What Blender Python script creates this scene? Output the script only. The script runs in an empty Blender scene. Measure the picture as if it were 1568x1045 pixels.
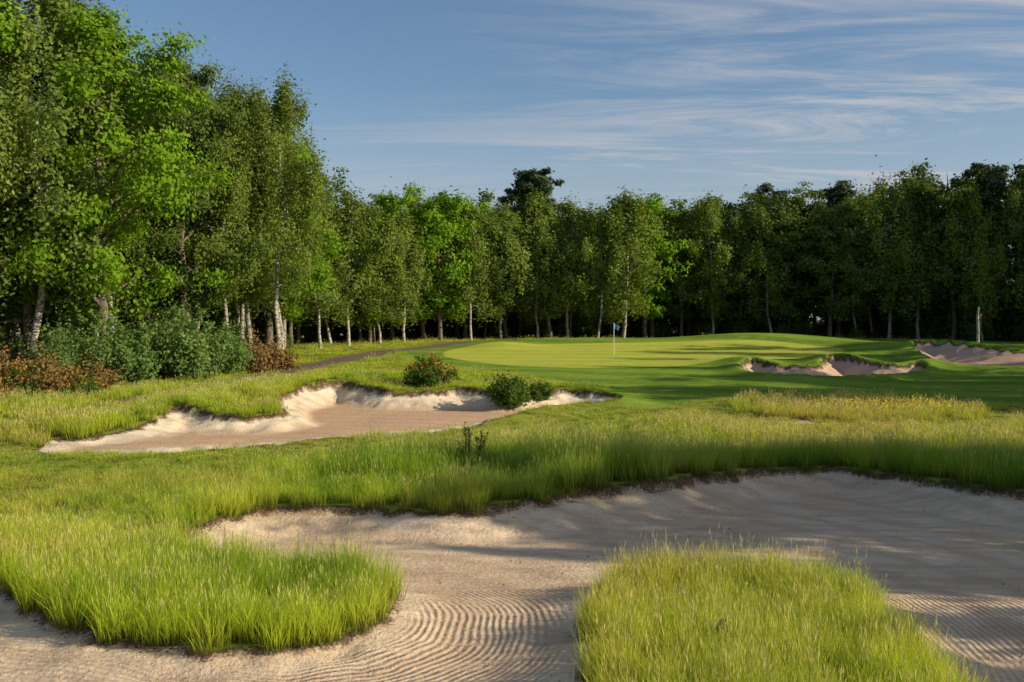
import bpy, math, random
import numpy as np
from mathutils import Vector
rng=np.random.default_rng(7); random.seed(7)
scene=bpy.context.scene
scene.view_settings.view_transform='Standard'
scene.view_settings.look='None'
scene.view_settings.exposure=0
SUN_EL=math.radians(24); SUN_AZ=math.radians(105)   # azimuth clockwise from +Y

# ------------------------------------------------------------------ noise / polygons
def _h(ix,iy,s):
    v=np.sin(ix*127.1+iy*311.7+s*74.7)*43758.5453
    return v-np.floor(v)
def vn(x,y,s=0):
    ix=np.floor(x);iy=np.floor(y);fx=x-ix;fy=y-iy
    fx=fx*fx*(3-2*fx);fy=fy*fy*(3-2*fy)
    a=_h(ix,iy,s);b=_h(ix+1,iy,s);c=_h(ix,iy+1,s);d=_h(ix+1,iy+1,s)
    return (a*(1-fx)+b*fx)*(1-fy)+(c*(1-fx)+d*fx)*fy-0.5
def fbm(x,y,s=0,o=3):
    r=0;a=1
    for i in range(o):
        r=r+a*vn(x*2**i,y*2**i,s+i*3.3);a*=.5
    return r
def ss(a,b,x):
    t=np.clip((x-a)/(b-a),0,1);return t*t*(3-2*t)
def smooth(P,k=6):
    P=np.array(P,float);n=len(P);out=[]
    for i in range(n):
        p0,p1,p2,p3=P[i-1],P[i],P[(i+1)%n],P[(i+2)%n]
        for j in range(k):
            t=j/k
            out.append(.5*((2*p1)+(-p0+p2)*t+(2*p0-5*p1+4*p2-p3)*t*t+(-p0+3*p1-3*p2+p3)*t**3))
    return np.array(out)
def sdist(P,x,y,margin=4.0):
    """signed distance, positive inside"""
    x=np.asarray(x,float);y=np.asarray(y,float)
    out=np.full(x.shape,-margin)
    lo=P.min(0)-margin;hi=P.max(0)+margin
    m=(x>lo[0])&(x<hi[0])&(y>lo[1])&(y<hi[1])
    if not m.any(): return out
    px=x[m];py=y[m]
    best=np.full(px.shape,1e9);ins=np.zeros(px.shape,bool)
    n=len(P)
    for i in range(n):
        ax,ay=P[i];bx,by=P[(i+1)%n]
        dx=bx-ax;dy=by-ay;L=dx*dx+dy*dy+1e-12
        t=np.clip(((px-ax)*dx+(py-ay)*dy)/L,0,1)
        d=(px-ax-t*dx)**2+(py-ay-t*dy)**2
        best=np.minimum(best,d)
        c=((ay>py)!=(by>py))
        if abs(by-ay)>1e-12:
            ins^=c&(px<(bx-ax)*(py-ay)/(by-ay)+ax)
    d=np.sqrt(best);d=np.where(ins,d,-d)
    out[m]=np.maximum(d,-margin)
    return out
def pline(P,x,y):
    x=np.asarray(x,float);best=np.full(x.shape,1e9)
    P=np.array(P,float)
    for i in range(len(P)-1):
        ax,ay=P[i];bx,by=P[i+1];dx=bx-ax;dy=by-ay;L=dx*dx+dy*dy
        t=np.clip(((x-ax)*dx+(y-ay)*dy)/L,0,1)
        best=np.minimum(best,(x-ax-t*dx)**2+(y-ay-t*dy)**2)
    return np.sqrt(best)

B1=smooth([(-6.1,18.7),(-5.2,20.4),(-4.1,20.7),(-3,20.5),(-1.1,20.1),(.1,20.8),(1.7,21.9),(3.2,22.7),(5,24.2),(6.9,25.4),(8.6,25.6),
 (9.5,24.3),(10.3,23.5),(10.9,22.6),(12.5,21.6),(16,20.5),(19,17),(19,9),(16,3),(0,1),(-14,2),(-17,8),(-16,13),(-11,15.6),(-8.3,15.6),
 (-7.3,14.6),(-6.5,13.5),(-5.4,12.5),(-4.2,12.1),(-2.8,12.1),(-2.0,12.6),(-1.75,13.5),(-1.85,14.4),(-2.3,15.0),(-3.8,15.4),(-4.9,16.0),(-5.8,16.9),(-6.3,17.9)])
ISL=smooth([(1.0,10),(1.05,11.8),(1.08,12.9),(1.3,14.1),(1.7,14.9),(2.4,15.2),(3.4,15.1),(4.3,14.8),(4.8,14.1),(4.85,13.3),(4.7,12.5),(4.6,11.5),(4.3,9.5),(3,7.5),(1.6,8)])
B2=smooth([(-13.2,29.3),(-11.6,29.8),(-9.8,30.3),(-8,31),(-6.6,32),(-4.1,33.6),(-2,35),(.4,37.8),(1.8,40),(4.4,42.0),(4.3,43.8),(2.4,45),(.6,43.6),
 (-.4,43.6),(-1.2,44.8),(-2.4,45.3),(-3.4,44.3),(-5.2,44),(-6.4,45),(-8.2,46.4),(-9.6,43.8),(-9.6,40),(-8.5,37),(-10,35.8),(-11.2,36.6),(-12.6,37.4),(-12.8,34.6),(-13.8,32.8),(-15.0,31.8),(-14.4,30)])
B3=smooth([(13.2,57.3),(13.7,53),(17.7,52.3),(22.9,55.8),(25,60.5),(23.4,60),(21.9,61.5),(21,64),(19.8,63),(18.4,59.8),(16.2,59.5),(15.2,62),(14.2,61)])
B4=smooth([(26,61),(29.6,57.6),(38,57),(42,66),(36,70),(33,73.5),(31,76),(29.3,72),(28,67)])
B6=smooth([(9.9,35.6),(10.7,35.5),(11.2,36.1),(10.9,36.8),(10.2,36.7)],4)
GREEN=smooth([(-3,66),(-5,73),(-3,80),(6,84),(16,84),(24,82),(25,75),(20,68),(12,62),(4,60)])
MOWN=smooth([(5,40.5),(8.2,42.2),(11,43.8),(16,43.6),(19,41),(26,40.5),(40,42),(60,46),(60,88),(30,92),(0,90),(-6,86),(-8.5,76),(-6,65),(-2,58),(2,51),(4,46)])
YEL=smooth([(8.8,39.2),(10,37),(13,36.0),(16,36),(17.8,37.4),(17.6,40),(15.6,42),(12,42.4),(9.6,41.6)])
FOREST=np.array([(-90,20),(-60,30),(-34,40),(-25,47),(-20,57),(-15.5,60),(-16,72),(-15,84),(-11,89),(-6,96),(3,101),(12,101),(22,99),(32,97),(40,92),(47,86),(54,78),(60,66),(62,40),(110,36),(110,170),(-110,170)],float)
PATH=[(-22,15),(-18.5,28),(-17.2,36),(-14.9,46),(-13.3,55),(-12.4,62),(-9.5,75),(-4,87),(3,96)]
def pathd(x,y): return pline(PATH,x,y)+.55*ss(50,40,y)
_py=np.linspace(-50,700,3001)
_pz=np.interp(_py,[-50,0,27,31,36,45,55,71,85,100,140,400,700],[.1,.1,.1,.12,.38,.68,.95,1.5,1.95,2.2,2.5,3,3])
_k=np.exp(-np.linspace(-2,2,17)**2);_k/=_k.sum()
_pz=np.convolve(np.pad(_pz,8,mode='edge'),_k,'valid')
MOUNDS=[(-1,35,5,3.2,-.30),(4,40,3,2.5,-.2),(-10,30,7,2.5,-.16),(6,88,8,3.5,.45),(22,87,8,4,.95),(29,79,3.5,4,.5),(38,76,6,5,.5),(22,64,5,2.5,.35),(14,63.5,3,2,.35),
 (-10,50,4,6,.3),(-12.8,39,2.5,3.5,.3),(-5,49,4,3,.3),(1,47,2.5,2,.15),(14,38.5,7,4,-.16),(2,24,7,2.2,.16),(-3,14,2.6,1.3,.06),(-1,81,3,4,.35),(34,74,4,4,.4),(13,28.5,6,2,.06),(3,12.5,1.6,3,-.05)]
def bk_sd(x,y):
    wig=.26*fbm(x*1.1,y*1.1,5,3)+.13*vn(x*4.3,y*4.3,9)
    s1=np.minimum(sdist(B1,x,y),-sdist(ISL,x,y))
    s=[s1]+[sdist(b,x,y) for b in (B2,B3,B4,B6)]
    return [np.where(a>-3.9,a+wig,a) for a in s]
PAR=[(-.28,1.4,.10),(.0,1.5,.24),(.42,1.6,.28),(.95,2.2,.3),(.1,.6,.02)]
def terrain(x,y,full=False):
    z=np.interp(y,_py,_pz)
    for cx,cy,rx,ry,h in MOUNDS:
        z=z+h*np.exp(-((x-cx)/rx)**2-((y-cy)/ry)**2)
    g=sdist(GREEN,x,y);mw=sdist(MOWN,x,y)
    z=z+.16*fbm(x*.16,y*.16,2,2)*(1-.7*ss(-1,2,g))+.05*vn(x*.9,y*.9,4)*(1-ss(-1,0,mw))
    S=bk_sd(x,y)
    for k,(s,(fl,w,lip)) in enumerate(zip(S,PAR)):
        lp=lip
        if k==1: lp=lip*ss(33,37,y)
        if k==0: lp=lip*ss(15,18,y)
        out=s<=0
        z=z+np.where(out,lp*np.exp(-(s/1.1)**2),lp)
        t=.36*ss(0,.13,s)+.64*ss(.0,w,s)
        f=fl+.07*fbm(x*.5,y*.5,11,2)+.012*vn(x*6,y*6,12)+ .3*ss(w*1.1,.2,s)*fbm(x*1.4,y*1.4,13,4)*(1.2 if k else .8)
        if k==1: f=f+.012*(y-33)
        if k==0: f=f+.10*ss(17,14,y)
        z=z*(1-t)+f*t
    if full: return z,np.max(np.array(S),0),g,mw
    return z

# ------------------------------------------------------------------ node helpers
def mat(name):
    m=bpy.data.materials.new(name);m.use_nodes=True
    nt=m.node_tree;nt.nodes.clear()
    o=nt.nodes.new('ShaderNodeOutputMaterial');return m,nt,o
class NB:
    def __init__(s,nt): s.nt=nt
    def n(s,t,**k):
        nd=s.nt.nodes.new(t)
        for a,b in k.items(): setattr(nd,a,b)
        return nd
    def l(s,a,b): s.nt.links.new(a,b)
    def _in(s,sock,v):
        if v is None: return
        if isinstance(v,bpy.types.NodeSocket): s.l(v,sock)
        else:
            if sock.type=='RGBA' and len(v)==3: v=(*v,1)
            sock.default_value=v
    def math(s,op,a,b=None,c=None,clamp=False):
        nd=s.n('ShaderNodeMath',operation=op,use_clamp=clamp)
        s._in(nd.inputs[0],a)
        if b is not None:s._in(nd.inputs[1],b)
        if c is not None:s._in(nd.inputs[2],c)
        return nd.outputs[0]
    def mix(s,f,a,b,blend='MIX'):
        nd=s.n('ShaderNodeMix',data_type='RGBA',blend_type=blend)
        s._in(nd.inputs[0],f);s._in(nd.inputs[6],a);s._in(nd.inputs[7],b)
        return nd.outputs[2]
    def attr(s,name,t='GEOMETRY'):
        nd=s.n('ShaderNodeAttribute',attribute_name=name,attribute_type=t);return nd.outputs['Fac']
    def noise(s,vec,scale,detail=3,rough=.55,dist=0):
        nd=s.n('ShaderNodeTexNoise');nd.inputs['Scale'].default_value=scale
        nd.inputs['Detail'].default_value=detail;nd.inputs['Roughness'].default_value=rough;nd.inputs['Distortion'].default_value=dist
        if vec is not None:s.l(vec,nd.inputs['Vector'])
        return nd.outputs['Fac']
    def sm(s,x,a,b,lo=0.,hi=1.):
        nd=s.n('ShaderNodeMapRange',interpolation_type='SMOOTHSTEP')
        s._in(nd.inputs[0],x);nd.inputs[1].default_value=a;nd.inputs[2].default_value=b
        nd.inputs[3].default_value=lo;nd.inputs[4].default_value=hi
        return nd.outputs[0]
    def vmap(s,vec,scale):
        nd=s.n('ShaderNodeMapping');s.l(vec,nd.inputs[0]);nd.inputs['Scale'].default_value=scale;return nd.outputs[0]

# ------------------------------------------------------------------ ground materials
def common_in(b):
    pos=b.n('ShaderNodeNewGeometry').outputs['Position']
    sep=b.n('ShaderNodeSeparateXYZ');b.l(pos,sep.inputs[0])
    return pos,sep,b.noise(pos,.35,2),b.noise(pos,2.2,3),b.noise(pos,22,3,.65)
gm,nt,out=mat('turf_and_sand_edge');b=NB(nt)
def build_ground(b,out,turf_on,sand_on):
    pos,sep,nbig,nmid,nfine=common_in(b)
    edge=None
    if sand_on:
        sd=b.attr('sd');ra=b.attr('rake')
        ngrit=b.noise(pos,90,1,.6);n12=b.noise(pos,12,4,.7);nst=b.noise(b.vmap(pos,(.3,2.,1)),1.8,4,.65)
        s0=b.mix(b.sm(nbig,.35,.65),(.74,.52,.335),(.84,.63,.43))
        s0=b.mix(b.sm(nmid,.4,.75,0,.4),s0,(.60,.40,.25))
        s0=b.mix(b.sm(nst,.45,.62,0,.55),s0,(.58,.395,.26))
        far=b.sm(sep.outputs[1],28,31)
        s0=b.mix(b.math('MULTIPLY',far,b.sm(sd,1.0,1.8,0,.75)),s0,(.66,.40,.235))
        rim=b.math('MULTIPLY',b.sm(sd,1.4,.2,0,.8),b.sm(far,0,1,.25,1))
        s0=b.mix(rim,s0,(.93,.77,.56))
        s0=b.mix(b.sm(sep.outputs[1],47,51,0,.8),s0,(.60,.38,.27))
        s0=b.mix(b.sm(ngrit,.58,.72,0,.35),s0,(.36,.24,.15))
        s0=b.mix(b.sm(n12,.58,.7,0,.35),s0,(.46,.31,.20))
        # broad raked passes, alternately compacted
        ps=b.math('SINE',b.math('MULTIPLY',b.math('ADD',ra,b.math('MULTIPLY',nbig,1.2)),2*math.pi/1.25))
        s0=b.mix(b.sm(ps,.1,.9,0,.35),s0,(.52,.35,.22))
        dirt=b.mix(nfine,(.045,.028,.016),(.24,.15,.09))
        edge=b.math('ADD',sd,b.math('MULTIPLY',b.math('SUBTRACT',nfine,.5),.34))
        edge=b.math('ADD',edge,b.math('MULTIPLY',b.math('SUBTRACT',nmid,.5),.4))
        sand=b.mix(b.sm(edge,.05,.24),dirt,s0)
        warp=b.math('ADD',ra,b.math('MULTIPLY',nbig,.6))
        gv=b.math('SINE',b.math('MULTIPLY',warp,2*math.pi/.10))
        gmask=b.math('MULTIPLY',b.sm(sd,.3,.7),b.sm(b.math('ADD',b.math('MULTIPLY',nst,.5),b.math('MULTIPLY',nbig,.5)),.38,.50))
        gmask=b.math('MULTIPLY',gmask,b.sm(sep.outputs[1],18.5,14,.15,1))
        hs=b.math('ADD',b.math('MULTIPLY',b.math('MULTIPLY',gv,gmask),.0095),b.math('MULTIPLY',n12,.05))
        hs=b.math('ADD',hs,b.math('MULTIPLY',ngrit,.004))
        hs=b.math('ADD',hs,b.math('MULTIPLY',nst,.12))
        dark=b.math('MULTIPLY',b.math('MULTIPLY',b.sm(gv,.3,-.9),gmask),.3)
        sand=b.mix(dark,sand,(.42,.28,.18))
        col=sand;h=hs
    if turf_on:
        gr=b.attr('gsd');mw=b.attr('msd');pa=b.attr('path');fo=b.attr('forest')
        rough=b.mix(b.sm(nbig,.3,.7),(.18,.23,.03),(.30,.30,.05))
        rough=b.mix(b.sm(nmid,.45,.75,0,.6),rough,(.10,.13,.022))
        rough=b.mix(b.sm(nfine,.5,.75,0,.5),rough,(.30,.27,.09))
        st=b.math('SINE',b.math('MULTIPLY',b.math('ADD',b.math('MULTIPLY',sep.outputs[0],.32),sep.outputs[1]),1.5))
        n8=b.noise(pos,1.1,4,.72)
        mown=b.mix(b.sm(st,-.4,.4),(.13,.22,.025),(.20,.30,.038))
        mown=b.mix(b.sm(n8,.4,.7,0,.6),mown,(.30,.33,.06))
        mown=b.mix(b.sm(nfine,.5,.8,0,.4),mown,(.09,.15,.02))
        st2=b.math('SINE',b.math('MULTIPLY',sep.outputs[1],1.9))
        grn=b.mix(b.sm(st2,-.5,.5),(.40,.44,.055),(.47,.50,.07))
        grn=b.mix(b.sm(nbig,.35,.7,0,.6),grn,(.55,.48,.10))
        grn=b.mix(b.sm(n8,.45,.7,0,.45),grn,(.31,.35,.05))
        turf=b.mix(b.sm(b.math('ADD',mw,b.math('MULTIPLY',b.math('SUBTRACT',nmid,.5),1.2)),-.3,.3),rough,mown)
        turf=b.mix(b.sm(gr,-.2,.2),turf,grn)
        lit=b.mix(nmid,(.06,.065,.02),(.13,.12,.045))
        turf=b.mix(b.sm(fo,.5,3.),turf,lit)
        road=b.mix(nfine,(.15,.105,.08),(.21,.16,.13))
        turf=b.mix(b.sm(pa,1.15,.95),turf,road)
        ht=b.math('MULTIPLY',b.math('MULTIPLY',nfine,.05),b.sm(mw,.5,-.5,.3,1.))
        col=turf;h=ht
    if turf_on and sand_on:
        f=b.sm(edge,-.03,.03)
        col=b.mix(f,turf,sand)
        hh=b.n('ShaderNodeMix',data_type='FLOAT');b.l(f,hh.inputs[0]);b.l(ht,hh.inputs[2]);b.l(hs,hh.inputs[3]);h=hh.outputs[0]
    bump=b.n('ShaderNodeBump');bump.inputs['Strength'].default_value=.9;bump.inputs['Distance'].default_value=1.0
    b.l(h,bump.inputs['Height'])
    bs=b.n('ShaderNodeBsdfDiffuse');b.l(col,bs.inputs['Color'])
    b.l(bump.outputs[0],bs.inputs['Normal']);b.l(bs.outputs[0],out.inputs[0])
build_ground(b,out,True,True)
gm_t,nt,out=mat('turf');build_ground(NB(nt),out,True,False)
gm_s,nt,out=mat('bunker_sand');build_ground(NB(nt),out,False,True)

# ------------------------------------------------------------------ ground mesh
def axis(segs):
    o=[]
    for a,bb,st in segs: o+=list(np.arange(a,bb-1e-6,st))
    return np.array(o+[segs[-1][1]])
hx=axis([(0,12.6,.105),(12.6,27,.2),(27,62,.7),(62,150,5),(150,700,50)])
xs=np.concatenate([-hx[::-1][:-1],hx])
ys=axis([(-60,2,4),(2,10,.5),(10,28,.1),(28,48,.16),(48,90,.42),(90,140,1.6),(140,200,8),(200,900,60)])
X,Y=np.meshgrid(xs,ys);nx,ny=len(xs),len(ys)
fx,fy=X.ravel(),Y.ravel()
Z,SD,GS,MS=terrain(fx,fy,True)
me=bpy.data.meshes.new('ground')
me.vertices.add(len(fx));me.vertices.foreach_set('co',np.column_stack([fx,fy,Z]).astype(np.float32).ravel())
i=np.arange((ny-1)*(nx-1));r=i//(nx-1);c=i%(nx-1);v0=r*nx+c
q=np.column_stack([v0,v0+1,v0+nx+1,v0+nx]).astype(np.int32)
me.loops.add(q.size);me.loops.foreach_set('vertex_index',q.ravel())
me.polygons.add(len(q));me.polygons.foreach_set('loop_start',np.arange(0,q.size,4,dtype=np.int32))
sq=SD[q];mi=np.where(sq.max(1)<-.8,1,np.where(sq.min(1)>.8,2,0))
me.polygons.foreach_set('material_index',mi.astype(np.int32))
me.update(calc_edges=True)
def addattr(me,name,v):
    a=me.attributes.new(name,'FLOAT','POINT');a.data.foreach_set('value',np.asarray(v,np.float32))
addattr(me,'sd',SD);addattr(me,'gsd',GS);addattr(me,'msd',MS)
addattr(me,'path',pathd(fx,fy));addattr(me,'forest',sdist(FOREST,fx,fy,6)+1.5*fbm(fx*.4,fy*.4,3))
addattr(me,'rake',pline([(-9,15.2),(-4.5,14.0),(-2.9,13.4)],fx,fy))
me.polygons.foreach_set('use_smooth',np.ones(len(q),bool))
for m_ in (gm,gm_t,gm_s): me.materials.append(m_)
ground=bpy.data.objects.new('ground',me);scene.collection.objects.link(ground)

# ------------------------------------------------------------------ plant materials
def leafmat(name,c1,c2,c3,trans=.4):
    m,nt,out=mat(name);b=NB(nt)
    lt=b.attr('lt');oi=b.n('ShaderNodeObjectInfo')
    c=b.mix(lt,c1,c2)
    c=b.mix(b.math('MULTIPLY',oi.outputs['Random'],.8),c,c3)
    d=b.n('ShaderNodeBsdfDiffuse');b.l(c,d.inputs['Color'])
    t=b.n('ShaderNodeBsdfTranslucent');b.l(b.mix(.6,c,(1.,1.,.3),'MULTIPLY'),t.inputs[0])
    mx=b.n('ShaderNodeMixShader');mx.inputs[0].default_value=trans
    b.l(d.outputs[0],mx.inputs[1]);b.l(t.outputs[0],mx.inputs[2]);b.l(mx.outputs[0],out.inputs[0]);return m
L_BIRCH=leafmat('birch_leaves',(.09,.145,.035),(.35,.42,.085),(.22,.28,.045))
L_OAK=leafmat('oak_leaves',(.08,.19,.014),(.30,.48,.03),(.22,.36,.025))
L_DARK=leafmat('dark_leaves',(.055,.10,.028),(.22,.30,.06),(.14,.19,.04))
L_PINE=leafmat('pine_needles',(.05,.08,.035),(.10,.13,.06),(.07,.10,.05),.1)
L_SHRUB=leafmat('shrub_leaves',(.12,.20,.055),(.30,.41,.12),(.18,.28,.07))
L_GREEN=leafmat('bush_leaves',(.06,.11,.025),(.18,.27,.05),(.11,.18,.03))
L_BROWN=leafmat('dry_shrub_leaves',(.17,.10,.04),(.34,.22,.08),(.24,.15,.045),.2)
L_FLOWER=leafmat('gorse_flowers',(.5,.22,.04),(.65,.33,.06),(.5,.2,.03),.2)
L_YELLOW=leafmat('buttercup_petals',(.75,.55,.03),(.8,.62,.05),(.7,.5,.02),.3)
def barkmat(name,c1,c2,scale):
    m,nt,out=mat(name);b=NB(nt)
    p=b.n('ShaderNodeNewGeometry').outputs['Position']
    n=b.noise(b.vmap(p,(1,1,.45 if 'birch' not in name else 2.5)),scale,3,.7)
    c=b.mix(b.sm(n,.46,.6),c1,c2)
    d=b.n('ShaderNodeBsdfDiffuse');b.l(c,d.inputs['Color'])
    b.l(d.outputs[0],out.inputs[0]);return m
K_BIRCH=barkmat('birch_bark',(.50,.45,.37),(.12,.09,.07),5)
K_OAK=barkmat('oak_bark',(.22,.17,.12),(.08,.06,.045),9)
K_PINE=barkmat('pine_bark',(.28,.15,.08),(.09,.06,.04),8)

# ------------------------------------------------------------------ mesh builder
class MB:
    def __init__(s): s.v=[];s.f4=[];s.mi=[];s.lt=[];s.n=0
    def add(s,v,f,mi,lt):
        v=np.asarray(v,float);f=np.asarray(f,int)
        s.v.append(v);s.f4.append(f+s.n);s.mi.append(np.full(len(f),mi));s.n+=len(v)
        s.lt.append(np.broadcast_to(lt,(len(v),)).astype(float))
    def tube(s,path,rad,mi=0,n=6):
        path=np.asarray(path,float);m=len(path);rad=np.asarray(rad)
        T=np.gradient(path,axis=0);T/=np.linalg.norm(T,axis=1)[:,None]+1e-9
        ref=np.array([1,0,0.]) if abs(T[0][0])<.8 else np.array([0,1,0.])
        U=np.cross(T,ref);U/=np.linalg.norm(U,axis=1)[:,None]+1e-9;W=np.cross(T,U)
        a=np.arange(n)*2*np.pi/n
        V=(path[:,None]+rad[:,None,None]*(np.cos(a)[None,:,None]*U[:,None]+np.sin(a)[None,:,None]*W[:,None])).reshape(-1,3)
        F=[(i*n+j,i*n+(j+1)%n,(i+1)*n+(j+1)%n,(i+1)*n+j) for i in range(m-1) for j in range(n)]
        s.add(V,F,mi,0.)
    def leaves(s,c,size,out,mi=1,bias=.8,asp=1.6,lt=None,lo=0.,hi=1.):
        n=len(c);nr=rng.normal(size=(n,3));nr/=np.linalg.norm(nr,axis=1)[:,None]
        nr=nr+bias*out;nr/=np.linalg.norm(nr,axis=1)[:,None]+1e-9
        a=np.cross(nr,rng.normal(size=(n,3)));a/=np.linalg.norm(a,axis=1)[:,None]+1e-9
        bb=np.cross(nr,a);sz=size*rng.uniform(.55,1.25,n)[:,None]*.5
        V=np.stack([c-a*sz*asp,c-bb*sz+a*sz*.15,c+a*sz*asp,c+bb*sz+a*sz*.15],1).reshape(-1,3)
        F=np.arange(4*n).reshape(n,4)
        l=rng.uniform(lo,hi,n) if lt is None else lt
        s.add(V,F,mi,np.repeat(l,4))
    def mesh(s,name,mats):
        v=np.concatenate(s.v);f=np.concatenate(s.f4);mi=np.concatenate(s.mi)
        me=bpy.data.meshes.new(name);me.vertices.add(len(v));me.vertices.foreach_set('co',v.astype(np.float32).ravel())
        me.loops.add(f.size);me.loops.foreach_set('vertex_index',f.astype(np.int32).ravel())
        me.polygons.add(len(f));me.polygons.foreach_set('loop_start',np.arange(0,f.size,4,dtype=np.int32))
        me.polygons.foreach_set('material_index',mi.astype(np.int32));me.update(calc_edges=True)
        addattr(me,'lt',np.concatenate(s.lt))
        for m in mats: me.materials.append(m)
        return me

def tree(name,kind,H,nleaf,lsize,crown=.3,R=None,mats=None,seed=0):
    global rng
    rng=np.random.default_rng(seed)
    m=MB()
    n=11;t=np.linspace(0,1,n)
    wob=np.cumsum(rng.normal(size=(n,2)),0)*H*.010;wob-=wob[0]
    lean=rng.normal(size=2)*H*.025
    tp=np.column_stack([wob+t[:,None]*lean,t*H*.97])
    r0=H*(.0080 if kind=='birch' else .013)
    rad=r0*(1-t)**.7+.02;rad[0]*=1.35
    tp[0,2]-=.4
    m.tube(tp,rad,0,8)
    R=R or (H*.17 if kind=='birch' else H*.27 if kind=='oak' else H*.2)
    cl=[]
    nl={'birch':30,'oak':26,'pine':20}[kind]
    bulge=rng.uniform(.5,1.45,8)       # lopsided crowns
    for k in range(nl):
        q=(k+rng.uniform(0,1))/nl
        az=k*2.4+rng.uniform(-.5,.5)
        lop=.55+.45*bulge[int((az%6.283)/6.284*4)+4*(q>.5)]
        if kind=='birch':
            h=crown+(.97-crown)*q; prof=(math.sin(math.pi*min(1,(q*.80+.18)))**.7)*(.5+.7*rng.random())*lop
            up=rng.uniform(.3,.9)
        elif kind=='oak':
            h=crown*.8+(.9-crown*.8)*q; prof=(math.sin(math.pi*(q*.72+.2)))**.6*(.55+.65*rng.random())*lop;up=rng.uniform(.1,.7)+q*.6
        else:
            h=.6+.37*q;prof=(.5+.6*math.sin(math.pi*(q*.8+.2)))*(.6+.5*rng.random());up=rng.uniform(-.05,.4)
        L=R*prof
        b0=np.array([np.interp(h,t,tp[:,0]),np.interp(h,t,tp[:,1]),h*H*.97])
        d=np.array([math.cos(az),math.sin(az),up]);s=np.linspace(0,1,5)[:,None]
        P=b0+d*L*s
        P[:,2]+=-(s[:,0]**2.2)*L*(.45 if kind=='birch' else .12)
        P[1:]+=rng.normal(size=(4,3))*L*.05
        br=max(.015,np.interp(h,t,rad)*.5)
        m.tube(P,br*(1-s[:,0]*.85),0,4)
        ns=int(4+L*1.6)
        for j in range(ns):
            u=rng.uniform(.3,1.02);p=np.array([np.interp(u,s[:,0],P[:,i]) for i in range(3)])
            td=rng.normal(size=3)*np.array([1,1,.6]);td/=np.linalg.norm(td);tl=L*rng.uniform(.12,.38)
            e=p+td*tl
            m.tube(np.array([p,(p+e)/2+rng.normal(size=3)*.03,e]),np.array([br*.35,br*.25,.008]),0,3)
            cl.append((e,1.));
            if rng.random()<.5: cl.append(((p+e)/2,.7))
    if kind=='birch':
        for k in range(8): cl.append((tp[-1]+np.array([rng.normal()*.4,rng.normal()*.4,-rng.uniform(-.1,1.8)]),.6))
    C=np.array([c for c,_ in cl]);Wt=np.array([w for _,w in cl]);nc=len(C)
    tone=np.clip(rng.normal(.5,.3,nc),0,1)
    keep=rng.random(nc)<.8;C=C[keep];Wt=Wt[keep];tone=tone[keep];nc=len(C)
    Wt=Wt*rng.uniform(.4,1.6,nc)
    idx=rng.choice(nc,nleaf,p=Wt/Wt.sum())
    sg=(R*.10 if kind=='birch' else R*.105)
    off=rng.normal(size=(nleaf,3))*sg*(.6+.7*rng.random((nc,))[idx])[:,None]
    if kind=='birch': off[:,2]*=1.7;off[:,:2]*=.8;off[:,2]-=np.abs(rng.normal(size=nleaf))*sg*.8
    if kind=='oak': off[:,2]*=.7
    if kind=='pine': off[:,2]*=.45
    c=C[idx]+off
    cen=np.array([lean[0]*.6,lean[1]*.6,H*.55])
    o=(c-cen)*np.array([1,1,.5]);o/=np.linalg.norm(o,axis=1)[:,None]+1e-6
    o2=off/(np.linalg.norm(off,axis=1)[:,None]+1e-6)
    o=o*.9+o2*.5+np.array([0,0,.2])
    m.leaves(c,lsize,o,1,1.1,1.5 if kind!='pine' else 2.5,lt=np.clip(tone[idx]*.7+rng.uniform(0,.3,nleaf),0,1))
    return m.mesh(name,mats)
def shrub(name,W,H,nleaf,lsize,mats,seed,flower=0):
    global rng
    rng=np.random.default_rng(seed)
    m=MB();cl=[];tops=[]
    for k in range(34):
        az=rng.uniform(0,6.28);rr=math.sqrt(rng.random())*W*.45
        top=H*(1-(rr/(W*.55))**2*.75)*rng.uniform(.55,1.12)
        e=np.array([math.cos(az)*rr,math.sin(az)*rr,top]);s0=e*np.array([.3,.3,0])-np.array([0,0,.15])
        mid=(s0+e)/2+rng.normal(size=3)*.05*W
        m.tube(np.array([s0,mid,e]),np.array([.03,.02,.008]),0,4);tops.append(e)
        for u in (.35,.6,.8,1.): cl.append(s0+(e-s0)*u+rng.normal(size=3)*W*.05)
    C=np.array(cl);nc=len(C);idx=rng.integers(0,nc,nleaf);tone=rng.random(nc)
    off=rng.normal(size=(nleaf,3))*W*.06*(.4+rng.random(nc)[idx])[:,None]
    c=C[idx]+off;c[:,2]=np.maximum(c[:,2],.02)
    o=c-np.array([0,0,H*.2]);o/=np.linalg.norm(o,axis=1)[:,None]
    m.leaves(c,lsize,o,1,.9,1.5,lt=np.clip(tone[idx]*.7+rng.uniform(0,.3,nleaf),0,1))
    if flower:
        T=np.array(tops)[:20];cc=rng.integers(0,len(T),flower)
        m.leaves(T[cc]+rng.normal(size=(flower,3))*W*np.array([.04,.04,.045])+np.array([0,0,.1]),lsize*.9,np.tile([0,-.3,1.],(flower,1)),2,.5,1.2)
    return m.mesh(name,mats)

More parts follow.
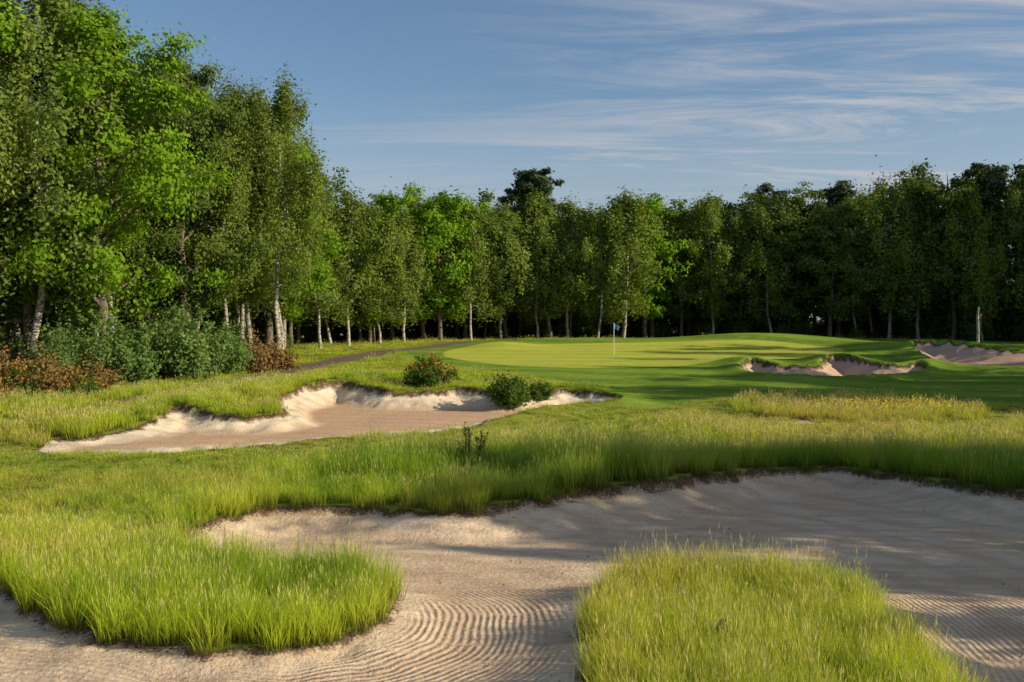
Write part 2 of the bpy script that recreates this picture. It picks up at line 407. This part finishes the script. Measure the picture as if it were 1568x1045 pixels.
BM=[K_BIRCH,L_BIRCH];OM=[K_OAK,L_OAK];DM=[K_OAK,L_DARK];PM=[K_PINE,L_PINE]
N_B=[tree('birch_n%d'%i,'birch',20,24000,.14,.27,3.6,BM,100+i) for i in range(4)]
N_O=[tree('oak_n%d'%i,'oak',20,28000,.175,.2,4.6,OM,110+i) for i in range(2)]
N_D=[tree('dark_n%d'%i,'oak',20,24000,.165,.2,4.2,DM,115+i) for i in range(2)]
M_B=[tree('birch_m%d'%i,'birch',14.5,10000,.195,.2,3.2,BM,120+i) for i in range(5)]
M_O=[tree('oak_m%d'%i,'oak',14.5,11000,.22,.18,3.6,OM,130+i) for i in range(2)]
M_D=[tree('broadleaf_m%d'%i,'oak',14.5,11000,.215,.22,3.7,DM,140+i) for i in range(5)]
M_P=[tree('pine_m%d'%i,'pine',17,7000,.2,.6,3.,PM,150+i) for i in range(2)]
S_G=[shrub('shrub_g%d'%i,4.,3.,9000,.12,[K_OAK,L_SHRUB],160+i) for i in range(2)]
S_D=[shrub('shrub_d%d'%i,4.5,3.2,4000,.2,[K_OAK,L_DARK],165+i) for i in range(2)]
S_Br=shrub('shrub_br',3.6,1.9,5000,.12,[K_OAK,L_BROWN],170)
S_Go=shrub('gorse_o',2.3,1.3,6000,.08,[K_OAK,L_GREEN,L_FLOWER],171,650)
S_Bu=shrub('bush_g',1.7,1.1,7000,.075,[K_OAK,L_GREEN],172)

def zt(x,y): return float(terrain(np.array([x],float),np.array([y],float))[0])
def put(name,me,x,y,s=1.,rot=None,parent=None,sz=None,tilt=0):
    o=bpy.data.objects.new(name,me);scene.collection.objects.link(o)
    o.location=(x,y,zt(x,y)-.05);o.rotation_euler=(tilt*random.uniform(-1,1),tilt*random.uniform(-1,1),random.uniform(0,6.28) if rot is None else rot)
    o.scale=(s,s,sz or s)
    if parent:o.parent=parent
    return o
for x,y,k,H in [(-24.0,50,0,23),(-26.5,54,1,22),(-22.6,56,2,20.5),(-25.3,46.5,3,21),(-14.4,61,0,18.2),(-17.6,64,1,18.5),(-20.0,61,3,19),(-15.8,68,2,18.5),(-19,70,0,19.5),(-22,68,1,20),(-26,62,3,22),(-30,58,2,22)]:
    put('birch_tree',N_B[k],x,y,H/20,tilt=.05)
for x,y,k,H in [(-20.6,50.5,0,20),(-27.5,51,1,22)]:
    put('oak_tree',N_O[k],x,y,H/20)
for x,y,k,H in [(-11.4,86,0,11),(-13.6,83,3,13.5),(-9.6,89,1,12),(-3.8,93,1,13.5),(-1,96,2,13),(2.5,97,0,12),(5.5,97,4,14),(8.2,96,3,13),(10.6,95,2,14.5),(-15,78,4,14)]:
    put('birch_tree',M_B[k],x,y,H/14.5*random.uniform(.95,1.2),tilt=.06,sz=H/14.5)
for x,y,k,H in [(-6.6,92,0,14.5),(-8.3,94,1,13),(-12.6,88,1,11.5),(13.5,101,0,15)]:
    put('oak_tree',M_O[k],x,y,H/14.5)
for x,y,H in [(1.3,106,18.6),(3.2,108,18),(34,104,17),(27,107,16.8),(46,95,17.5),(50,93,18)]:
    put('pine_tree',random.choice(M_P),x,y,H/17)
# forest mass ---------------------------------------------------------------
forest=bpy.data.objects.new('woodland_trees',None);scene.collection.objects.link(forest)
pts=[]
R=np.random.default_rng(3)
cand=np.column_stack([R.uniform(-62,84,9000),R.uniform(30,140,9000)])
fd=sdist(FOREST,cand[:,0],cand[:,1],30)
for (x,y),d in zip(cand,fd):
    if d<.8 or d>17: continue
    if abs(x)>.58*y+8: continue
    if x<-18 and y<46: continue
    sp=2.7 if d<8 else 4.0
    if any((x-a)**2+(y-c)**2<sp*sp for a,c in pts): continue
    pts.append((x,y))
for i,(x,y) in enumerate(pts):
    left=(x<-14 and y<82)
    H=random.uniform(16.,20) if left else random.uniform(11.5,15.4)
    if x>13: H=random.uniform(12.,15.8)
    if x>34: H+=1.2
    u=random.random()
    if left:
        me=random.choice(N_B) if u<.6 else random.choice(N_D) if u<.9 else N_O[1]
        s=H/20
    else:
        right=x>13
        me=(random.choice(M_B) if u<(.4 if right else .45) else random.choice(M_D) if u<(.95 if right else .85) else random.choice(M_O));s=H/14.5
    o=put('tree',me,x,y,s*random.uniform(.9,1.25),parent=forest,tilt=.05,sz=s)
# offside wood to the right, whose shadows fall across the course
for x,y,H,wd in [(22,3,8,1),(22.5,7.4,8.8,1),(21,9.2,7.6,1),(26,11.2,10,1),(24.5,11.6,12.2,.42),(27,14.0,13.5,.75),(30,16.7,16.5,.8),(33,18.9,16.5,.9),(33.5,16.3,15,.8),(37,13,16,1),(41,9,15,1),(38,19.5,16,1),(45,14,15,1),
              (36,39.5,15.5,1),(38,36.5,15.5,.9),(42,38,16,1),(45,43,16,1),(40,44.5,15.5,.9),(48,47,16,1),(52,40,15,1),
              (40,51.6,16.5,.7),(43,58.2,17,.6),(46,64.5,17.5,.6),(50,70,17.5,.7),(60,47,15,1),(60,58,16,1)]:
    me=random.choice(M_B+M_D);put('birch_tree' if me in M_B else 'broadleaf_tree',me,x,y,H/14.5*wd,sz=H/14.5)
# undergrowth ----------------------------------------------------------------
under=bpy.data.objects.new('woodland_undergrowth',None);scene.collection.objects.link(under)
cnt=0
for (x,y),d in zip(cand[::-1],fd[::-1]):
    if 1.<d<18 and abs(x)<.58*y+5 and not(x<-18 and y<46):
        if random.random()<(.11 if d<8 else .14):
            put('shrub',random.choice(S_D),x,y,random.uniform(.3,.8) if d<8 else random.uniform(.9,1.6),parent=under);cnt+=1
for x,y,s in [(-19.5,49,1.1),(-17,52.5,1.1),(-21.5,47.5,.8),(-16,55.5,.9),(-22.5,51,1.1),(-18.6,55,1.2),(-24.5,46,.7)]:
    put('hawthorn_shrub',random.choice(S_G),x,y,s)
for x,y,s in [(-14.9,57,1.0),(-14.0,59,.75),(-20.3,43.2,.9),(-22.8,44,1.0),(-19,45,.7),(-21.6,41,.6)]:
    put('dry_shrub',S_Br,x,y,s)
put('gorse_bush',S_Go,-3.8,46.2,1.1);put('gorse_bush',S_Go,-21.0,42.6,1.1);put('gorse_bush',S_Go,-18.9,43.6,.8)
put('green_bush',S_Bu,-.05,42.9,1.2);put('green_bush',S_Bu,1.2,43.8,.75);

# ------------------------------------------------------------------ grass
def grassmat(name,c0,c1,c2,c3):
    m,nt,out=mat(name);b=NB(nt)
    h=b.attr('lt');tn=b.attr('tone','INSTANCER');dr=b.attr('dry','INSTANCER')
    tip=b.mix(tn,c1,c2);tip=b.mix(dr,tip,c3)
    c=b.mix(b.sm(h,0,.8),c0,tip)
    d=b.n('ShaderNodeBsdfDiffuse');b.l(c,d.inputs['Color'])
    t=b.n('ShaderNodeBsdfTranslucent');b.l(c,t.inputs[0])
    mx=b.n('ShaderNodeMixShader');mx.inputs[0].default_value=.4
    b.l(d.outputs[0],mx.inputs[1]);b.l(t.outputs[0],mx.inputs[2]);b.l(mx.outputs[0],out.inputs[0]);return m
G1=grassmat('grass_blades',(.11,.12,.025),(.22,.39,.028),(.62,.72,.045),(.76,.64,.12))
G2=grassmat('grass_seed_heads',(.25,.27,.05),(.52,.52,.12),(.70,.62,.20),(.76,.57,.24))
def tuft(name,nb,r,h,w,nst,seed,hs=1.25,hw=.006):
    g=np.random.default_rng(seed);m=MB()
    a=g.uniform(0,6.28,nb);rr=r*np.sqrt(g.random(nb))
    B=np.column_stack([np.cos(a)*rr,np.sin(a)*rr,np.full(nb,-.03)])
    la=a+g.normal(size=nb)*.9;ln=g.uniform(.08,.6,nb)**1.2;hh=h*g.uniform(.35,1.15,nb)
    D=np.column_stack([np.cos(la),np.sin(la),np.zeros(nb)])
    wa=g.uniform(0,3.14,nb);S=np.column_stack([np.cos(wa),np.sin(wa),np.zeros(nb)])*w*g.uniform(.7,1.3,nb)[:,None]*.5
    up=np.array([0,0,1.])
    M=B+D*(ln*hh*.3)[:,None]+up*(hh*.55)[:,None];T=B+D*(ln*hh)[:,None]+up*hh[:,None]
    V=np.stack([B-S,B+S,M+S*.85,M-S*.85,T+S*.12,T-S*.12],1).reshape(-1,3)
    k=np.arange(nb)[:,None]*6
    F=np.concatenate([k+np.array([[0,1,2,3]]),k+np.array([[3,2,4,5]])])
    m.add(V,F,0,np.tile([0,0,.6,.6,1,1],nb))
    if nst:
        a=g.uniform(0,6.28,nst);B=np.column_stack([np.cos(a)*r*.7,np.sin(a)*r*.7,np.zeros(nst)])*g.random(nst)[:,None]
        D=g.normal(size=(nst,3))*.15;D[:,2]=1;hh=h*hs*g.uniform(.75,1.2,nst)[:,None]
        T=B+D*hh;wa=g.uniform(0,3.14,nst);S=np.column_stack([np.cos(wa),np.sin(wa),np.zeros(nst)])
        P=B+D*hh*.82
        V=np.stack([B-S*.0015,B+S*.0015,P+S*.0015,P-S*.0015],1).reshape(-1,3)
        m.add(V,np.arange(4*nst).reshape(-1,4),1,np.tile([0,0,.3,.3],nst))
        Mi=P+(T-P)*.4
        V=np.stack([P,Mi+S*hw,T,Mi-S*hw],1).reshape(-1,3)
        m.add(V,np.arange(4*nst).reshape(-1,4),1,np.tile([.7,1,1,1],nst))
    return m.mesh(name,[G1,G2])
def protos(cname,meshes):
    c=bpy.data.collections.new(cname)
    for i,me in enumerate(meshes):
        c.objects.link(bpy.data.objects.new('%s_%02d'%(cname,i),me))
    return c
def scatter(name,coll,P,rot,scl,idx,fl):
    me=bpy.data.meshes.new(name);me.vertices.add(len(P));me.vertices.foreach_set('co',P.astype(np.float32).ravel())
    a=me.attributes.new('rot','FLOAT_VECTOR','POINT');a.data.foreach_set('vector',rot.astype(np.float32).ravel())
    a=me.attributes.new('scl','FLOAT_VECTOR','POINT');a.data.foreach_set('vector',scl.astype(np.float32).ravel())
    a=me.attributes.new('idx','INT','POINT');a.data.foreach_set('value',idx.astype(np.int32))
    for k,v in fl.items(): addattr(me,k,v)
    ob=bpy.data.objects.new(name,me);scene.collection.objects.link(ob)
    ng=bpy.data.node_groups.new(name+'_scatter','GeometryNodeTree')
    ng.interface.new_socket('Geometry',in_out='INPUT',socket_type='NodeSocketGeometry')
    ng.interface.new_socket('Geometry',in_out='OUTPUT',socket_type='NodeSocketGeometry')
    N=ng.nodes;L=ng.links
    gi=N.new('NodeGroupInput');go=N.new('NodeGroupOutput');iop=N.new('GeometryNodeInstanceOnPoints')
    ci=N.new('GeometryNodeCollectionInfo');ci.inputs['Collection'].default_value=coll
    ci.inputs['Separate Children'].default_value=True;ci.inputs['Reset Children'].default_value=True
    def na(nm,t):
        x=N.new('GeometryNodeInputNamedAttribute');x.data_type=t;x.inputs['Name'].default_value=nm
        return [o for o in x.outputs if o.enabled and o.name=='Attribute'][0]
    L.new(gi.outputs[0],iop.inputs['Points']);L.new(ci.outputs[0],iop.inputs['Instance'])
    iop.inputs['Pick Instance'].default_value=True
    L.new(na('idx','INT'),iop.inputs['Instance Index']);L.new(na('rot','FLOAT_VECTOR'),iop.inputs['Rotation'])
    L.new(na('scl','FLOAT_VECTOR'),iop.inputs['Scale']);L.new(iop.outputs[0],go.inputs[0])
    md=ob.modifiers.new('scatter','NODES');md.node_group=ng
    return ob
TU=[tuft('long_tuft%d'%i,66,.16,.42,.0062,[5,2,3,8][i],i+1,1.25,.0045) for i in range(4)]+\
   [tuft('mid_tuft%d'%i,52,.26,.42,.012,13,i+11,1.3,.008) for i in range(3)]+\
   [tuft('short_tuft%d'%i,50,.36,.20,.018,5,i+21,1.6,.010) for i in range(2)]
TC=protos('grass_tufts',TU)
G=np.random.default_rng(11)
def sample(x0,x1,y0,y1,dens):
    n=int((x1-x0)*(y1-y0)*dens);return G.uniform(x0,x1,n),G.uniform(y0,y1,n)
ax,ay,ai,asc=[],[],[],[]
def addg(x,y,idx,sc): ax.append(x);ay.append(y);ai.append(idx);asc.append(sc)
def common(x,y):
    z,sd_,g_,m_=terrain(x,y,True);p=pathd(x,y);f=sdist(FOREST,x,y,6)
    return z,sd_,g_,m_,p,f
for (x0,x1,y0,y1,d,lo,hi,base) in [(-10,12,7,18,42,0,4,1.),(-17,22,18,27,19,0,4,1.),(-22,24,27,35,11,4,7,1.),(-26,30,35,47,8,4,7,1.),(-26,62,47,64,4,7,9,1.),(-20,62,64,96,2.,7,9,1.)]:
    x,y=sample(x0,x1,y0,y1,d)
    m=np.abs(x)<.55*y+3;x=x[m];y=y[m]
    z,s,g_,mw_,p,f=common(x,y)
    m=(s<.07)&(mw_<.1)&(p>1.25)&(f<1.5);x,y,s,p=x[m],y[m],s[m],p[m]
    hgt=base*(.9+.9*fbm(x*.45,y*.45,21,3)+.45*vn(x*2.0,y*2.0,23)+.3*vn(x*5,y*5,24))
    if y0<10: hgt=np.where(y<16.5,.55+.5*np.clip(hgt,.3,1.5),hgt)
    bank=ss(17.5,19,y)*ss(27.5,25,y)*ss(-7,-4,x);hgt=hgt*(1+.5*bank)
    shelf=ss(-6,-8.5,x)*ss(16.5,18.5,y)
    hgt=hgt*(1-.40*shelf*ss(31,29,y))
    s2=sdist(B2,x,y,6)
    yf=np.interp(x,[-16,-13,-8,-4,0,4],[31,30,32,35,39,44])
    fr=ss(-5,-3,s2)*(y<yf)
    hgt=hgt*(1-.6*fr)
    yel=sdist(YEL,x,y)
    if y0>=35 and y0<47: hgt=hgt*(.6+.25*ss(-3,-9,x))
    if y0>=27 and y0<47: hgt=hgt*(1-.4*ss(30,34,y)*ss(4,8,x)*(yel<0))
    hgt=np.where(yel>0,.95+.3*vn(x*1.2,y*1.2,31),hgt)
    hgt=np.clip(hgt,.22,1.8)
    keep=G.random(len(x))<np.clip(.7+1.*hgt-.2*(hgt<.45),.4,1)
    x,y,hgt=x[keep],y[keep],hgt[keep]
    addg(x,y,G.integers(lo,hi,len(x)),hgt)
x=np.concatenate(ax);y=np.concatenate(ay);ii=np.concatenate(ai);hh=np.concatenate(asc)
z=terrain(x,y);n=len(x)
bk=ss(18,20,y)*ss(28,26,y)*ss(-6,-3,x)  # bank grass greener; tree shade also painted in by lowering its tone
tone=np.clip(.55+1.0*fbm(x*.35,y*.35,41,3)+.5*vn(x*1.7,y*1.7,42)+.2*G.normal(size=n)+.35*(y<18)-.55*bk+.25*ss(29,34,y),0,1)
dry=np.clip(.15+.9*fbm(x*.25,y*.25,45,3)+.35*vn(x*2.1,y*2.1,46)+.12*G.normal(size=n)+.45*ss(29,34,y)*ss(2,8,x)-.18*bk,0,.9)
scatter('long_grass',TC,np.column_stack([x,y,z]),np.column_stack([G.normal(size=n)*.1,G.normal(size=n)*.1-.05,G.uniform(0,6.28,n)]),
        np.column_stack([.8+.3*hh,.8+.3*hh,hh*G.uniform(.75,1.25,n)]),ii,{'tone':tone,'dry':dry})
# loose clods and crumbs of sand under the turf edges
def clod(name,seed,m_):
    me=bpy.data.meshes.new(name)
    import bmesh
    bm=bmesh.new();bmesh.ops.create_icosphere(bm,subdivisions=2,radius=1)
    for v in bm.verts:
        k=1+.35*float(vn(np.array([v.co.x*1.7+seed]),np.array([v.co.y*1.7+v.co.z*2.3]),seed)[0])
        v.co=Vector((v.co.x*k*1.1,v.co.y*k,v.co.z*k*.65))
    bm.to_mesh(me);bm.free();me.materials.append(m_);return me
m_,nt,out=mat('sand_clods');b=NB(nt);d=b.n('ShaderNodeBsdfDiffuse')
b.l(b.mix(b.n('ShaderNodeObjectInfo').outputs['Random'],(.28,.18,.11),(.62,.45,.30)),d.inputs[0]);b.l(d.outputs[0],out.inputs[0])
CC=protos('sand_clod_set',[clod('clod%d'%i,i+1,m_) for i in range(3)])
x=G.uniform(-12,14,26000);y=G.uniform(9,27,26000);S=bk_sd(x,y)[0]
pr=np.where((S>.03)&(S<.5),.55,0)+np.where(S>=.5,.03,0)
k=G.random(len(x))<pr*np.clip(.5+1.6*fbm(x*1.3,y*1.3,61,2),0,1);x,y=x[k],y[k];nc_=len(x)
sz=.008+.018*G.random(nc_)**3
scatter('loose_sand_clods',CC,np.column_stack([x,y,terrain(x,y)+sz*.2]),np.column_stack([G.normal(size=nc_)*.3,G.normal(size=nc_)*.3,G.uniform(0,6.28,nc_)]),
        np.column_stack([sz,sz,sz]),G.integers(0,3,nc_),{})
print('tufts',n,'clods',nc_,'forest',len(pts),'under',cnt)
m=MB();k=1000;x=G.normal(15.3,1.6,k);y=G.uniform(36.8,41.5,k);ok=sdist(YEL,x,y)>.1;x,y=x[ok],y[ok]
c=np.column_stack([x,y,terrain(x,y)+G.uniform(.36,.58,len(x))]);rng=G
m.leaves(c,.07,np.tile([0,-.5,1.],(len(c),1)),0,1.2,1.)
o=bpy.data.objects.new('buttercup_flowers',m.mesh('buttercups',[L_YELLOW]));scene.collection.objects.link(o)

def weed(name,x,y,H,seed):
    g=np.random.default_rng(seed);m=MB()
    for s in range(7):
        a=g.uniform(0,6.28);e=np.array([math.cos(a)*.28*g.random(),math.sin(a)*.28*g.random(),H*g.uniform(.6,1)])
        b0=np.array([e[0]*.2,e[1]*.2,-.05]);m.tube(np.array([b0,(b0+e)/2,e]),np.array([.012,.01,.004]),0,4)
        for k in range(30):
            u=g.uniform(.2,1);p=b0+(e-b0)*u;aa=g.uniform(0,6.28);L=.18*(1.15-u*.7);d=np.array([math.cos(aa),math.sin(aa),.5]);sd_=np.array([-math.sin(aa),math.cos(aa),0])*.03
            m.add([p,p+d*L*.5+sd_,p+d*L,p+d*L*.5-sd_],[(0,1,2,3)],1,g.random())
    o=bpy.data.objects.new(name,m.mesh(name,[K_OAK,L_GREEN]));scene.collection.objects.link(o);o.location=(x,y,zt(x,y))
weed('thistle_plant',-1.15,25.6,1.35,5);weed('thistle_plant',-.85,25.8,1.1,6);weed('thistle_plant',2.4,11.4,.5,7)

# ------------------------------------------------------------------ flagstick
def simple(name,c,r=.4):
    m,nt,out=mat(name);b=NB(nt);d=b.n('ShaderNodeBsdfPrincipled')
    n=b.noise(b.n('ShaderNodeNewGeometry').outputs['Position'],30,2)
    b.l(b.mix(b.math('MULTIPLY',n,.15),c,tuple(x*.6 for x in c)),d.inputs['Base Color']);d.inputs['Roughness'].default_value=r
    b.l(d.outputs[0],out.inputs[0]);return m
WH=simple('white_paint',(.8,.8,.78));BL=simple('blue_cloth',(.08,.2,.62),.8)
fxp,fyp=7.27,71.;fz=zt(fxp,fyp)
m=MB();m.tube(np.array([[0,0,-.1],[0,0,1.1],[0,0,2.25]]),np.array([.024,.022,.02]),0,8)
m.tube(np.array([[0,0,2.24],[0,0,2.27],[0,0,2.31]]),np.array([.03,.035,.005]),0,8)
m.tube(np.array([[0,0,.003],[0,0,.012]]),np.array([.054,.054]),0,12)
U=np.linspace(0,1,9);V=np.linspace(0,1,5);vs=[];fs=[]
for u in U:
    for v in V:
        vs.append((.02+u*.34-.05*u*v,.05*math.sin(u*6)*u,2.2-v*.33-.14*u*u))
for i in range(8):
    for j in range(4): fs.append((i*5+j,i*5+j+1,i*5+j+6,i*5+j+5))
m.add(vs,fs,1,0)
o=bpy.data.objects.new('golf_flagstick',m.mesh('flagstick',[WH,BL]));scene.collection.objects.link(o);o.location=(fxp,fyp,fz)
m=MB();m.tube(np.array([[0,0,-.2],[.02,0,1.],[-.03,.02,2.1],[.04,0,2.9]]),np.array([.13,.11,.10,.07]),0,8)
m.tube(np.array([[0,0,1.9],[.2,0,2.2],[.28,0,2.35]]),np.array([.04,.03,.01]),0,5)
o=bpy.data.objects.new('bare_tree_stump',m.mesh('stump',[K_BIRCH]));scene.collection.objects.link(o);o.location=(36.5,78,zt(36.5,78))

# ------------------------------------------------------------------ sky and sun
w=bpy.data.worlds.new('World');scene.world=w;w.use_nodes=True;nt=w.node_tree;nt.nodes.clear();b=NB(nt)
sky=b.n('ShaderNodeTexSky',sky_type='NISHITA');sky.sun_disc=False;sky.sun_elevation=SUN_EL;sky.sun_rotation=SUN_AZ
sky.air_density=1.0;sky.dust_density=1.0;sky.ozone_density=2.0
dirv=b.n('ShaderNodeTexCoord').outputs['Generated']
sp=b.n('ShaderNodeSeparateXYZ');b.l(dirv,sp.inputs[0])
zz=b.math('ADD',b.math('MAXIMUM',sp.outputs[2],0.),.06)
cb=b.n('ShaderNodeCombineXYZ');b.l(b.math('DIVIDE',sp.outputs[0],zz),cb.inputs[0]);b.l(b.math('DIVIDE',sp.outputs[1],zz),cb.inputs[1])
mp=b.n('ShaderNodeMapping');b.l(cb.outputs[0],mp.inputs[0]);mp.inputs['Rotation'].default_value=(0,0,math.radians(20));mp.inputs['Scale'].default_value=(.4,1.7,1)
n1=b.noise(mp.outputs[0],1.0,8,.68,1.3)
n2=b.noise(cb.outputs[0],.45,2,.5)
az=b.math('DIVIDE',sp.outputs[0],b.math('MAXIMUM',sp.outputs[1],.1))
side=b.sm(az,-.15,.35,0,1.)
low=b.sm(sp.outputs[2],.24,.13,0,1)
cov=b.math('MULTIPLY',b.sm(b.math('ADD',n1,b.math('MULTIPLY',n2,.5)),.67,.92),b.math('ADD',b.math('MULTIPLY',side,.9),b.math('MULTIPLY',low,.7)),clamp=True)
veil=b.math('MULTIPLY',b.sm(sp.outputs[2],.24,.08,0,.5),b.sm(n1,.3,.6,.5,1.))
cov=b.math('MAXIMUM',b.math('MULTIPLY',cov,.8),veil)
skyc=b.mix(1.,sky.outputs[0],(.86,.94,1.0),'MULTIPLY')
colr=b.mix(cov,skyc,(4.6,4.7,5.0))
bg=b.n('ShaderNodeBackground');b.l(colr,bg.inputs[0]);bg.inputs[1].default_value=.115
o=b.n('ShaderNodeOutputWorld');b.l(bg.outputs[0],o.inputs[0])
s=Vector((math.sin(SUN_AZ)*math.cos(SUN_EL),math.cos(SUN_AZ)*math.cos(SUN_EL),math.sin(SUN_EL)))
ld=bpy.data.lights.new('sun','SUN');ld.energy=5.;ld.angle=math.radians(.5);ld.color=(1.,.91,.69)
lo=bpy.data.objects.new('sun',ld);scene.collection.objects.link(lo);lo.rotation_euler=(-s).to_track_quat('-Z','Y').to_euler();lo.location=(60,-10,40)
# ------------------------------------------------------------------ camera
cd=bpy.data.cameras.new('camera');cd.lens=35;cd.sensor_width=36;cd.clip_end=2000
co=bpy.data.objects.new('camera',cd);scene.collection.objects.link(co);co.location=(0,0,4.0)
co.rotation_euler=(math.radians(90-1.2),0,0);scene.camera=co
